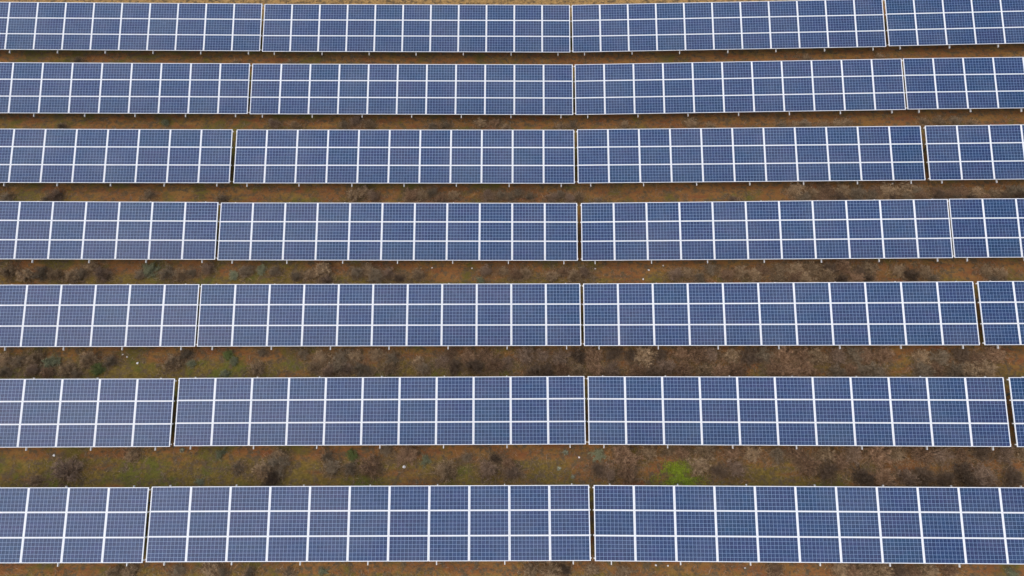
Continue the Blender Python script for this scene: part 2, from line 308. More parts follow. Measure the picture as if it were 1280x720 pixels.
    (17.6, 5.54, 0.45, 'dark', 6, 'dark brown leafless shrub below third panel from right, third table of row six', 0),
    (18.47, 5.47, 0.4, 'dark', 6, 'left dark brown shrub below second panel from right, third table of row six', 0),
    (19.34, 5.55, 0.56, 'dark', 6, 'right dark brown shrub below second panel from right, third table of row six', 0),
    (20.17, 5.51, 0.53, 'mauve', 6, 'left mauve grey shrub below first panel from right, third table of row six', 0),
    (21.4, 5.48, 0.45, 'dark', 6, 'right dark brown shrub below first panel from right, third table of row six', 0),
    (0.39, 11.34, 0.5, 'mauve', 5, 'left mauve grey shrub below second panel from right, second table of row five', 0),
    (1.16, 11.3, 0.36, 'mauve', 5, 'right mauve grey shrub below second panel from right, second table of row five', 0),
    (2.04, 11.25, 0.5, 'mauve', 5, 'mauve grey leafless shrub below first panel from right, second table of row five', 0),
    (2.88, 11.26, 0.41, 'dark', 5, 'right dark brown shrub below first panel from right, second table of row five', 0),
    (3.55, 11.3, 0.44, 'brown', 5, 'left reddish brown shrub below first panel from left, third table of row five', 0),
    (4.53, 11.37, 0.4, 'dark', 5, 'dark brown leafless shrub below first panel from left, third table of row five', 0),
    (5.4, 11.3, 0.38, 'dark', 5, 'left dark brown shrub below second panel from left, third table of row five', 0),
    (6.05, 11.23, 0.49, 'tan', 5, 'pale tan leafless shrub below second panel from left, third table of row five', 0),
    (6.75, 11.3, 0.41, 'dark', 5, 'dark brown leafless shrub below third panel from left, third table of row five', 0),
    (7.83, 11.33, 0.38, 'brown', 5, 'right reddish brown shrub below third panel from left, third table of row five', 0),
    (8.52, 11.34, 0.5, 'brown', 5, 'left reddish brown shrub below fourth panel from left, third table of row five', 0),
    (9.16, 11.34, 0.42, 'mauve', 5, 'mauve grey leafless shrub below fourth panel from left, third table of row five', 0),
    (10.09, 11.27, 0.37, 'tan', 5, 'pale tan leafless shrub below fifth panel from left, third table of row five', 0),
    (11.01, 11.21, 0.48, 'dark', 5, 'dark brown leafless shrub below fifth panel from left, third table of row five', 0),
    (0.71, 10.49, 0.49, 'dark', 5, 'dark brown leafless shrub below second panel from right, second table of row five', 0),
    (1.36, 10.57, 0.43, 'dark', 5, 'left dark brown shrub below first panel from right, second table of row five', 0),
    (2.03, 10.62, 0.39, 'brown', 5, 'reddish brown leafless shrub below first panel from right, second table of row five', 0),
    (2.85, 10.53, 0.37, 'tan', 5, 'pale tan leafless shrub below first panel from right, second table of row five', 0),
    (3.68, 10.61, 0.41, 'brown', 5, 'right reddish brown shrub below first panel from left, third table of row five', 0),
    (4.44, 10.58, 0.41, 'mauve', 5, 'mauve grey leafless shrub below first panel from left, third table of row five', 0),
    (5.59, 10.51, 0.43, 'brown', 5, 'reddish brown leafless shrub below second panel from left, third table of row five', 0),
    (6.34, 10.44, 0.43, 'dark', 5, 'right dark brown shrub below second panel from left, third table of row five', 0),
    (6.94, 10.57, 0.48, 'mauve', 5, 'mauve grey leafless shrub below third panel from left, third table of row five', 0),
    (7.79, 10.47, 0.44, 'brown', 5, 'left reddish brown shrub below third panel from left, third table of row five', 0),
    (8.77, 10.49, 0.37, 'tan', 5, 'pale tan leafless shrub below fourth panel from left, third table of row five', 0),
    (9.54, 10.44, 0.4, 'brown', 5, 'right reddish brown shrub below fourth panel from left, third table of row five', 0),
    (10.26, 10.52, 0.41, 'brown', 5, 'reddish brown leafless shrub below fifth panel from left, third table of row five', 0),
    (11.69, 11.22, 0.44, 'grey', 5, 'dull grey leafless shrub below sixth panel from left, third table of row five', 0),
    (12.47, 11.16, 0.52, 'brown', 5, 'middle reddish brown shrub below sixth panel from left, third table of row five', 0),
    (13.49, 11.15, 0.48, 'brown', 5, 'right reddish brown shrub below fifth panel from right, third table of row five', 0),
    (14.05, 11.19, 0.47, 'tan', 5, 'pale tan leafless shrub below fifth panel from right, third table of row five', 0),
    (12.01, 10.51, 0.45, 'brown', 5, 'leftmost reddish brown shrub below sixth panel from left, third table of row five', 0),
    (12.76, 10.38, 0.51, 'brown', 5, 'rightmost reddish brown shrub below sixth panel from left, third table of row five', 0),
    (13.43, 10.51, 0.43, 'brown', 5, 'left reddish brown shrub below fifth panel from right, third table of row five', 0),
    (14.97, 11.12, 0.47, 'mauve', 5, 'mauve grey leafless shrub below fourth panel from right, third table of row five', 0),
    (15.84, 11.2, 0.44, 'grey', 5, 'middle dull grey shrub below fourth panel from right, third table of row five', 0),
    (16.28, 11.18, 0.45, 'brown', 5, 'right reddish brown shrub below fourth panel from right, third table of row five', 0),
    (17.16, 11.2, 0.46, 'brown', 5, 'reddish brown leafless shrub below third panel from right, third table of row five', 0),
    (14.86, 10.39, 0.4, 'grey', 5, 'leftmost dull grey shrub below fourth panel from right, third table of row five', 0),
    (15.59, 10.38, 0.35, 'brown', 5, 'left reddish brown shrub below fourth panel from right, third table of row five', 0),
    (15.99, 10.4, 0.4, 'grey', 5, 'rightmost dull grey shrub below fourth panel from right, third table of row five', 0),
    (16.76, 10.36, 0.49, 'grey', 5, 'dull grey leafless shrub below third panel from right, third table of row five', 0),
    (18.91, 11.08, 0.35, 'tan', 5, 'pale tan leafless shrub below second panel from right, third table of row five', 0),
    (19.82, 11.01, 0.42, 'grey', 5, 'left dull grey shrub below first panel from right, third table of row five', 0),
    (20.75, 11.12, 0.39, 'dark', 5, 'dark brown leafless shrub below first panel from right, third table of row five', 0),
    (21.38, 11.03, 0.4, 'brown', 5, 'reddish brown leafless shrub below first panel from right, third table of row five', 0),
    (22.33, 11.13, 0.47, 'brown', 5, 'reddish brown leafless shrub below first panel from left, rightmost table of row five', 0),
    (18.78, 10.38, 0.48, 'grey', 5, 'dull grey leafless shrub below second panel from right, third table of row five', 0),
    (19.44, 10.37, 0.35, 'brown', 5, 'reddish brown leafless shrub below second panel from right, third table of row five', 0),
    (20.31, 10.35, 0.47, 'grey', 5, 'right dull grey shrub below first panel from right, third table of row five', 0),
    (20.85, 10.37, 0.47, 'tan', 5, 'pale tan leafless shrub below first panel from right, third table of row five', 0),
    (21.69, 10.36, 0.44, 'tan', 5, 'pale tan leafless shrub below first panel from left, rightmost table of row five', 0),
    (13.16, 15.94, 0.32, 'tan', 4, 'rightmost pale tan shrub below sixth panel from left, third table of row four', 0),
    (14.06, 15.85, 0.43, 'tan', 4, 'leftmost pale tan shrub below fifth panel from right, third table of row four', 0),
    (14.77, 15.83, 0.39, 'tan', 4, 'rightmost pale tan shrub below fifth panel from right, third table of row four', 0),
    (15.61, 15.84, 0.4, 'dark', 4, 'left dark brown shrub below fourth panel from right, third table of row four', 0),
    (16.28, 15.87, 0.4, 'brown', 4, 'reddish brown leafless shrub below fourth panel from right, third table of row four', 0),
    (17.14, 15.73, 0.34, 'dark', 4, 'left dark brown shrub below third panel from right, third table of row four', 0),
    (17.62, 15.86, 0.38, 'tan', 4, 'pale tan leafless shrub below third panel from right, third table of row four', 0),
    (13.05, 15.39, 0.36, 'tan', 4, 'middle pale tan shrub below sixth panel from left, third table of row four', 0),
    (13.96, 15.38, 0.42, 'brown', 4, 'reddish brown leafless shrub below fifth panel from right, third table of row four', 0),
    (14.39, 15.24, 0.46, 'tan', 4, 'middle pale tan shrub below fifth panel from right, third table of row four', 0),
    (15.37, 15.37, 0.45, 'tan', 4, 'pale tan leafless shrub below fourth panel from right, third table of row four', 0),
    (16.16, 15.22, 0.34, 'dark', 4, 'right dark brown shrub below fourth panel from right, third table of row four', 0),
    (16.91, 15.28, 0.38, 'brown', 4, 'reddish brown leafless shrub below third panel from right, third table of row four', 0),
    (17.38, 15.21, 0.31, 'dark', 4, 'right dark brown shrub below third panel from right, third table of row four', 0),
    (14.85, 20.54, 0.41, 'tan', 3, 'left pale tan shrub below fourth panel from right, third table of row three', 0),
    (15.65, 20.4, 0.35, 'tan', 3, 'right pale tan shrub below fourth panel from right, third table of row three', 0),
    (16.45, 20.52, 0.46, 'brown', 3, 'right reddish brown shrub below fourth panel from right, third table of row three', 0),
    (17.32, 20.53, 0.38, 'tan', 3, 'pale tan leafless shrub below third panel from right, third table of row three', 0),
    (18.13, 20.43, 0.39, 'grey', 3, 'left dull grey shrub below second panel from right, third table of row three', 0),
    (19.05, 20.5, 0.32, 'brown', 3, 'reddish brown leafless shrub below second panel from right, third table of row three', 0),
    (19.73, 20.49, 0.46, 'tan', 3, 'pale tan leafless shrub below second panel from right, third table of row three', 0),
    (20.65, 20.47, 0.45, 'tan', 3, 'pale tan leafless shrub below first panel from right, third table of row three', 0),
    (21.22, 20.46, 0.31, 'grey', 3, 'right dull grey shrub below first panel from right, third table of row three', 0),
    (22.25, 20.41, 0.33, 'brown', 3, 'left reddish brown shrub below first panel from left, rightmost table of row three', 0),
    (22.99, 20.25, 0.35, 'brown', 3, 'right reddish brown shrub below first panel from left, rightmost table of row three', 0),
    (23.52, 20.38, 0.36, 'brown', 3, 'left reddish brown shrub below second panel from left, rightmost table of row three', 0),
    (24.32, 20.32, 0.34, 'tan', 3, 'pale tan leafless shrub below second panel from left, rightmost table of row three', 0),
    (25.26, 20.21, 0.32, 'tan', 3, 'pale tan leafless shrub below third panel from left, rightmost table of row three', 0),
    (26.03, 20.28, 0.34, 'grey', 3, 'dull grey leafless shrub below third panel from left, rightmost table of row three', 0),
    (26.62, 20.29, 0.41, 'grey', 3, 'dull grey leafless shrub below fourth panel from left, rightmost table of row three', 0),
    (15.21, 20.05, 0.41, 'grey', 3, 'dull grey leafless shrub below fourth panel from right, third table of row three', 0),
    (16.15, 20.02, 0.32, 'brown', 3, 'left reddish brown shrub below fourth panel from right, third table of row three', 0),
    (17.09, 20.17, 0.41, 'dark', 3, 'dark brown leafless shrub below third panel from right, third table of row three', 0),
    (18.03, 20.17, 0.36, 'grey', 3, 'dull grey leafless shrub below third panel from right, third table of row three', 0),
    (18.73, 20.15, 0.36, 'grey', 3, 'right dull grey shrub below second panel from right, third table of row three', 0),
    (19.77, 20.0, 0.31, 'dark', 3, 'dark brown leafless shrub below second panel from right, third table of row three', 0),
    (20.61, 20.12, 0.3, 'grey', 3, 'left dull grey shrub below first panel from right, third table of row three', 0),
    (21.37, 20.06, 0.4, 'brown', 3, 'reddish brown leafless shrub below first panel from right, third table of row three', 0),
    (22.21, 20.1, 0.39, 'dark', 3, 'dark brown leafless shrub below first panel from left, rightmost table of row three', 0),
    (23.1, 20.09, 0.32, 'grey', 3, 'dull grey leafless shrub below first panel from left, rightmost table of row three', 0),
    (23.9, 19.94, 0.3, 'dark', 3, 'dark brown leafless shrub below second panel from left, rightmost table of row three', 0),
    (24.69, 19.9, 0.29, 'brown', 3, 'right reddish brown shrub below second panel from left, rightmost table of row three', 0),
    (25.59, 20.04, 0.31, 'dark', 3, 'left dark brown shrub below third panel from left, rightmost table of row three', 0),
    (26.42, 19.84, 0.39, 'dark', 3, 'right dark brown shrub below third panel from left, rightmost table of row three', 0),
    (14.87, 25.01, 0.27, 'grey', 2, 'left dull grey shrub below fourth panel from right, third table of row two', 0),
    (15.66, 25.08, 0.26, 'tan', 2, 'pale tan leafless shrub below fourth panel from right, third table of row two', 0),
    (16.16, 24.99, 0.33, 'grey', 2, 'right dull grey shrub below fourth panel from right, third table of row two', 0),
    (17.2, 24.97, 0.24, 'tan', 2, 'left pale tan shrub below third panel from right, third table of row two', 0),
    (18.01, 25.0, 0.33, 'tan', 2, 'right pale tan shrub below third panel from right, third table of row two', 0),
    (18.52, 25.11, 0.3, 'tan', 2, 'pale tan leafless shrub below second panel from right, third table of row two', 0),
    (22.78, 25.13, 0.23, 'tan', 2, 'pale tan leafless shrub below first panel from left, rightmost table of row two', 0),
    (23.62, 25.13, 0.32, 'tan', 2, 'pale tan leafless shrub below second panel from left, rightmost table of row two', 0),
    (24.51, 25.1, 0.31, 'grey', 2, 'dull grey leafless shrub below second panel from left, rightmost table of row two', 0),
    (25.34, 24.91, 0.25, 'tan', 2, 'pale tan leafless shrub below third panel from left, rightmost table of row two', 0),
]
STONES = [(-20.9, 6.54, 0.058, 'small white stone below fourth panel from right, leftmost table of row six'), (-18.31, 10.99, 0.058, 'small white stone below second panel from right, leftmost table of row five'), (-19.17, 11.45, 0.039, 'left white stone below third panel from right, leftmost table of row five'), (-18.92, 11.32, 0.039, 'right white stone below third panel from right, leftmost table of row five'), (-5.12, 6.05, 0.071, 'small white stone below fifth panel from right, second table of row six'), (3.95, 16.15, 0.045, 'small white stone below first panel from left, third table of row four'), (6.67, 16.03, 0.053, 'left white stone below third panel from left, third table of row four'), (6.34, 15.51, 0.045, 'small white stone below second panel from left, third table of row four'), (7.43, 16.27, 0.041, 'right white stone below third panel from left, third table of row four'), (5.7, 1.99, 0.043, 'left white stone below second panel from left, rightmost table of the bottom row'), (6.2, 1.97, 0.037, 'right white stone below second panel from left, rightmost table of the bottom row'), (-2.39, 16.22, 0.041, 'small white stone below fourth panel from right, second table of row four'), (2.7, 6.48, 0.043, 'small white stone below first panel from right, second table of row six'), (-4.45, 16.23, 0.037, 'small white stone below fifth panel from right, second table of row four'), (20.11, 21.04, 0.047, 'small white stone below first panel from right, third table of row three'), (9.37, 1.88, 0.033, 'small white stone below fourth panel from left, rightmost table of the bottom row')]
WEEDS = [(2.1, 6.7, 0.18, 'first panel from right, second table of row six'), (1.79, 5.98, 0.125, 'first panel from right, second table of row six'), (2.38, 5.62, 0.124, 'first panel from right, second table of row six'), (6.78, 6.79, 0.108, 'third panel from left, third table of row six'), (-15.22, 6.8, 0.145, 'first panel from left, second table of row six')]

TABLES_BY_ROW = {}
for t in TABLES:
    TABLES_BY_ROW.setdefault(t[0], []).append(t)
ZC = 1.22                                     # table centre above the soil
PITCH_X, PITCH_Y = 1.660, 1.000               # module grid on a table
NCOL, NROW = 11, 3
TABLE_W = NCOL * PITCH_X - 0.010
TABLE_H = NROW * PITCH_Y - 0.008

_pts = []
for (_r, _k, tx, ty, tz, _t, troll, tyaw) in TABLES:
    for u in (-8, -4, 0, 4, 8):
        _pts.append((tx + u, ty + u * tyaw, tz - ZC - u * troll))
_pts = np.array(_pts)


def ground_z(x, y):
    x = np.asarray(x, float)
    y = np.asarray(y, float)
    num = np.zeros(x.shape)
    den = np.zeros(x.shape) + 1e-9
    for p in _pts:
        w = np.exp(-((p[0] - x) / 4.0) ** 2 - ((p[1] - y) / 2.6) ** 2)
        num += w * p[2]
        den += w
    return num / den


def gz(x, y):
    return float(ground_z(np.array([x]), np.array([y]))[0])


# ------------------------------------------------------------------ node helpers
class NT:
    def __init__(self, name):
        self.m = bpy.data.materials.new(name)
        self.m.use_nodes = True
        self.t = self.m.node_tree
        self.t.nodes.clear()
        self.out = self.t.nodes.new("ShaderNodeOutputMaterial")
        self.b = self.t.nodes.new("ShaderNodeBsdfPrincipled")
        self.t.links.new(self.b.outputs[0], self.out.inputs[0])

    def n(self, kind, **kw):
        nd = self.t.nodes.new(kind)
        for k, v in kw.items():
            setattr(nd, k, v)
        return nd

    def put(self, sock, v):
        if isinstance(v, bpy.types.NodeSocket):
            self.t.links.new(v, sock)
        elif v is not None:
            sock.default_value = v

    def math(self, op, a, b=None, c=None, clamp=False):
        nd = self.n("ShaderNodeMath", operation=op, use_clamp=clamp)
        self.put(nd.inputs[0], a)
        if b is not None:
            self.put(nd.inputs[1], b)
        if c is not None:
            self.put(nd.inputs[2], c)
        return nd.outputs[0]

    def noise(self, vec, scale, detail=3.0, rough=0.55, out=0):
        nd = self.n("ShaderNodeTexNoise")
        self.put(nd.inputs["Vector"], vec)
        nd.inputs["Scale"].default_value = scale
        nd.inputs["Detail"].default_value = detail
        nd.inputs["Roughness"].default_value = rough
        return nd.outputs[out]

    def ramp(self, fac, stops):
        nd = self.n("ShaderNodeValToRGB")
        self.put(nd.inputs[0], fac)
        cr = nd.color_ramp
        while len(cr.elements) < len(stops):
            cr.elements.new(0.5)
        for e, (p, c) in zip(cr.elements, stops):
            e.position = p
            e.color = (c[0], c[1], c[2], 1.0) if not isinstance(c, float) else (c, c, c, 1.0)
        return nd.outputs[0]

    def mix(self, fac, a, b, blend='MIX'):
        nd = self.n("ShaderNodeMix", data_type='RGBA', blend_type=blend)
        self.put(nd.inputs[0], fac)
        self.put(nd.inputs[6], a if isinstance(a, bpy.types.NodeSocket) else (a[0], a[1], a[2], 1.0))
        self.put(nd.inputs[7], b if isinstance(b, bpy.types.NodeSocket) else (b[0], b[1], b[2], 1.0))
        return nd.outputs[2]

    def step(self, v, lo, hi):
        nd = self.n("ShaderNodeMapRange", interpolation_type='SMOOTHSTEP')
        self.put(nd.inputs[0], v)
        nd.inputs[1].default_value = lo
        nd.inputs[2].default_value = hi
        return nd.outputs[0]

    def bump(self, h, dist, strength=1.0):
        nd = self.n("ShaderNodeBump")
        nd.inputs["Strength"].default_value = strength
        nd.inputs["Distance"].default_value = dist
        self.put(nd.inputs["Height"], h)
        self.t.links.new(nd.outputs[0], self.b.inputs["Normal"])

    def base(self, v):
        self.put(self.b.inputs["Base Color"], v if isinstance(v, bpy.types.NodeSocket) else (v[0], v[1], v[2], 1.0))

    def rough(self, v):
        self.put(self.b.inputs["Roughness"], v)


# ------------------------------------------------------------------ materials
def mat_cells():
    k = NT("polycrystalline_cells")
    tc = k.n("ShaderNodeTexCoord").outputs["Object"]
    sx = k.n("ShaderNodeSeparateXYZ")
    k.put(sx.inputs[0], tc)
    P = 0.1572
    u = k.math('DIVIDE', k.math('ADD', sx.outputs[0], P * 5), P)
    v = k.math('DIVIDE', k.math('ADD', sx.outputs[1], P * 3), P)
    fu, fv = k.math('FRACT', u), k.math('FRACT', v)
    du = k.math('SUBTRACT', 0.5, k.math('ABSOLUTE', k.math('SUBTRACT', fu, 0.5)))
    dv = k.math('SUBTRACT', 0.5, k.math('ABSOLUTE', k.math('SUBTRACT', fv, 0.5)))
    dmin = k.math('MINIMUM', du, dv)
    line = k.math('LESS_THAN', dmin, 0.029)
    # outside the cell field the white backsheet shows
    ou = k.math('GREATER_THAN', k.math('ABSOLUTE', sx.outputs[0]), P * 5)
    ov = k.math('GREATER_THAN', k.math('ABSOLUTE', sx.outputs[1]), P * 3)
    outside = k.math('MAXIMUM', ou, ov)
    # busbars
    bb = k.math('FRACT', k.math('MULTIPLY', fu, 3.0))
    bus = k.math('LESS_THAN', k.math('ABSOLUTE', k.math('SUBTRACT', bb, 0.5)), 0.022)
    info = k.n("ShaderNodeObjectInfo")
    rnd = info.outputs["Random"]
    cm = k.n("ShaderNodeCombineXYZ")
    k.put(cm.inputs[0], k.math('FLOOR', u))
    k.put(cm.inputs[1], k.math('FLOOR', v))
    k.put(cm.inputs[2], k.math('MULTIPLY', rnd, 733.0))
    wn_ = k.n("ShaderNodeTexWhiteNoise")
    k.put(wn_.inputs["Vector"], cm.outputs[0])
    cellr = wn_.outputs["Value"]
    off = k.n("ShaderNodeVectorMath", operation='ADD')
    k.put(off.inputs[0], tc)
    k.put(off.inputs[1], cm.outputs[0])
    vor = k.n("ShaderNodeTexVoronoi")
    k.put(vor.inputs["Vector"], off.outputs[0])
    vor.inputs["Scale"].default_value = 55.0
    grain = k.n("ShaderNodeSeparateColor")
    k.put(grain.inputs[0], vor.outputs["Color"])
    g = grain.outputs[0]
    tone = k.math('ADD', k.math('ADD', 0.15, k.math('MULTIPLY', cellr, 0.35)), k.math('MULTIPLY', g, 0.35))
    col = k.ramp(tone, [(0.0, CELL[0]), (0.5, CELL[1]), (1.0, CELL[2])])
    # modules come from different batches: some teal, some violet
    batch = k.ramp(rnd, [(0.0, (0.80, 1.08, 0.96)), (0.35, (0.96, 1.0, 1.0)), (0.7, (1.05, 0.98, 1.0)), (1.0, (1.35, 1.0, 0.94))])
    col = k.mix(1.0, col, batch, 'MULTIPLY')
    geo = k.n("ShaderNodeNewGeometry").outputs["Position"]
    dirt = k.step(k.noise(geo, 0.45, 5.0, 0.6), 0.38, 0.75)
    mp = k.n("ShaderNodeMapping")
    k.put(mp.inputs[0], geo)
    mp.inputs["Scale"].default_value = (0.8, 2.6, 2.6)
    tint = k.ramp(k.noise(mp.outputs[0], 1.1, 3.0, 0.6), [(0.32, (0.82, 1.10, 1.04)), (0.5, (1.0, 1.0, 1.0)), (0.68, (1.26, 0.94, 1.02))])
    col = k.mix(1.0, col, tint, 'MULTIPLY')
    col = k.mix(bus, col, (0.16, 0.22, 0.34))
    col = k.mix(line, col, LINE)
    col = k.mix(outside, col, (0.83, 0.81, 0.77))
    dust = k.math('ADD', 0.01, k.math('MULTIPLY', dirt, 0.06))
    col = k.mix(dust, col, (0.42, 0.38, 0.33))
    k.base(col)
    k.rough(k.math('ADD', 0.16, k.math('MULTIPLY', dirt, 0.12)))
    k.b.inputs["IOR"].default_value = 1.45
    k.b.inputs["Specular IOR Level"].default_value = 0.26      # anti-reflective glass
    return k.m


CELL = [(0.009, 0.023, 0.064), (0.016, 0.036, 0.095), (0.029, 0.056, 0.138)]
LINE = (0.26, 0.35, 0.50)


def mat_metal(name, c, rough, metal, scale=9.0, var=0.12):
    k = NT(name)
    geo = k.n("ShaderNodeNewGeometry").outputs["Position"]
    n = k.noise(geo, scale, 4.0)
    k.base(k.mix(k.math('MULTIPLY', n, 1.0), tuple(x * (1 - var) for x in c), c))
    k.rough(k.math('ADD', rough, k.math('MULTIPLY', n, 0.15)))
    k.b.inputs["Metallic"].default_value = metal
    return k.m


def mat_ground():
    k = NT("red_soil_with_thin_grass")
    tc = k.n("ShaderNodeTexCoord").outputs["Object"]
    sx = k.n("ShaderNodeSeparateXYZ")
    k.put(sx.inputs[0], tc)
    st = k.n("ShaderNodeMapping")
    k.put(st.inputs[0], tc)
    st.inputs["Scale"].default_value = (0.40, 1.9, 1.0)      # patches stretched along the rows by mowing
    st = st.outputs[0]
    big = k.noise(st, 0.33, 4.0, 0.6)
    mid = k.noise(st, 1.3, 5.0, 0.65)
    fine = k.noise(tc, 9.0, 6.0, 0.7)
    grit = k.noise(tc, 45.0, 4.0, 0.7)
    # soil from rust red to ochre
    soil = k.ramp(mid, [(0.28, SOIL[0]), (0.5, SOIL[1]), (0.72, SOIL[2])])
    grass = k.ramp(fine, [(0.25, GRASS[0]), (0.5, GRASS[1]), (0.8, GRASS[2])])
    # bare strip of soil on the drip line below each lower panel edge
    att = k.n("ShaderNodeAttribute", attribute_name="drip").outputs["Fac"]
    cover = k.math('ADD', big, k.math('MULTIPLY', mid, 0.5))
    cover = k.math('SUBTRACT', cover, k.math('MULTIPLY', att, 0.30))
    left = k.step(sx.outputs[0], 22.0, -26.0)
    cover = k.math('ADD', cover, k.math('MULTIPLY', left, 0.10))
    cov = k.step(cover, 0.66, 0.86)
    col = k.mix(cov, soil, grass)
    # moss-green spots
    gs = k.step(k.math('ADD', k.noise(tc, 0.62, 4.0, 0.65), k.math('MULTIPLY', left, 0.07)), 0.54, 0.68)
    col = k.mix(k.math('MULTIPLY', gs, 0.65), col, GREEN)
    d = k.n("ShaderNodeVectorMath", operation='DISTANCE')
    wob = k.n("ShaderNodeVectorMath", operation='MULTIPLY_ADD')
    k.put(wob.inputs[0], k.noise(tc, 2.2, 4.0, 0.6, out=1))
    wob.inputs[1].default_value = (1.3, 1.3, 0.0)
    k.put(wob.inputs[2], tc)
    k.put(d.inputs[0], wob.outputs[0])
    d.inputs[1].default_value = (7.75, 6.25, 0.0)
    patch = k.step(d.outputs["Value"], 0.95, 0.1)
    col = k.mix(k.math('MULTIPLY', patch, 0.8), col, (0.15, 0.21, 0.022))
    # dry yellow field beyond the last row
    edge = k.math('ADD', sx.outputs[1], k.math('MULTIPLY', mid, 1.6))
    far = k.step(edge, 34.4, 35.2)
    straw = k.ramp(fine, [(0.25, (0.20, 0.13, 0.04)), (0.5, (0.44, 0.25, 0.085)), (0.8, (0.60, 0.38, 0.15))])
    col = k.mix(far, col, straw)
    clump = k.noise(tc, 3.6, 5.0, 0.75)
    col = k.mix(k.step(clump, 0.47, 0.60), col, k.mix(fine, (0.070, 0.042, 0.020), (0.230, 0.155, 0.078)))
    lum = k.math('ADD', 0.30, k.math('ADD', k.math('MULTIPLY', grit, 0.8), k.math('MULTIPLY', fine, 0.6)))
    lumc = k.n("ShaderNodeCombineXYZ")
    for i in range(3):
        k.put(lumc.inputs[i], lum)
    col = k.mix(1.0, col, lumc.outputs[0], 'MULTIPLY')
    k.base(col)
    k.rough(0.95)
    k.b.inputs["Specular IOR Level"].default_value = 0.15
    k.bump(k.math('ADD', fine, k.math('MULTIPLY', grit, 0.4)), 0.06, 0.8)
    return k.m


SOIL = [(0.250, 0.084, 0.034), (0.310, 0.136, 0.040), (0.340, 0.190, 0.052)]
GRASS = [(0.115, 0.076, 0.016), (0.215, 0.138, 0.028), (0.320, 0.220, 0.055)]
GREEN = (0.105, 0.125, 0.020)


def mat_plant(name, dark, light, scale=7.0):
    k = NT(name)
    tc = k.n("ShaderNodeNewGeometry").outputs["Position"]
    info = k.n("ShaderNodeObjectInfo").outputs["Random"]
    n = k.noise(tc, scale, 3.0, 0.7)
    isl = k.n("ShaderNodeNewGeometry").outputs["Random Per Island"]
    f = k.math('ADD', k.math('MULTIPLY', n, 0.55), k.math('MULTIPLY', info, 0.25))
    f = k.math('ADD', f, k.math('MULTIPLY', k.math('POWER', isl, 1.5), 0.55))
    k.base(k.ramp(f, [(0.22, tuple(c * 0.4 for c in dark)), (0.55, tuple(0.55 * a + 0.45 * c for a, c in zip(dark, light))), (1.0, tuple(c * 1.25 for c in light))]))
    k.rough(0.85)
    k.b.inputs["Specular IOR Level"].default_value = 0.2
    return k.m


M_CELL = mat_cells()
M_FRAME = mat_metal("anodised_aluminium_frame", (0.88, 0.85, 0.80), 0.42, 0.0, 3.0, 0.06)
M_BACK = mat_metal("white_backsheet", (0.62, 0.63, 0.64), 0.6, 0.0)
M_GALV = mat_metal("galvanised_steel", (0.78, 0.73, 0.65), 0.5, 0.1, 14.0, 0.35)
M_POST = mat_metal("weathered_galvanised_post", (0.34, 0.33, 0.31), 0.55, 0.3, 8.0, 0.4)
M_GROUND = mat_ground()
KIND = {
    'tan': (mat_plant("tan_twigs", (0.17, 0.105, 0.050), (0.62, 0.43, 0.24)), mat_plant("tan_bark", (0.10, 0.06, 0.04), (0.24, 0.16, 0.11))),
    'brown': (mat_plant("rusty_twigs", (0.14, 0.074, 0.040), (0.52, 0.32, 0.175)), mat_plant("rusty_bark", (0.07, 0.04, 0.03), (0.16, 0.09, 0.065))),
    'mauve': (mat_plant("mauve_twigs", (0.14, 0.088, 0.055), (0.46, 0.31, 0.195)), mat_plant("mauve_bark", (0.08, 0.05, 0.045), (0.18, 0.13, 0.11))),
    'dark': (mat_plant("dark_twigs", (0.07, 0.045, 0.028), (0.25, 0.165, 0.100)), mat_plant("dark_bark", (0.03, 0.02, 0.015), (0.08, 0.055, 0.04))),
    'grey': (mat_plant("grey_twigs", (0.14, 0.10, 0.060), (0.43, 0.32, 0.195)), mat_plant("grey_bark", (0.06, 0.05, 0.04), (0.15, 0.12, 0.10))),
    'sage': (mat_plant("sage_leaves", (0.11, 0.115, 0.055), (0.34, 0.33, 0.18)), mat_plant("sage_bark", (0.06, 0.055, 0.04), (0.13, 0.12, 0.09))),
    'green': (mat_plant("green_leaves", (0.08, 0.10, 0.025), (0.22, 0.25, 0.075)), mat_plant("green_bark", (0.04, 0.04, 0.02), (0.10, 0.09, 0.05))),
}


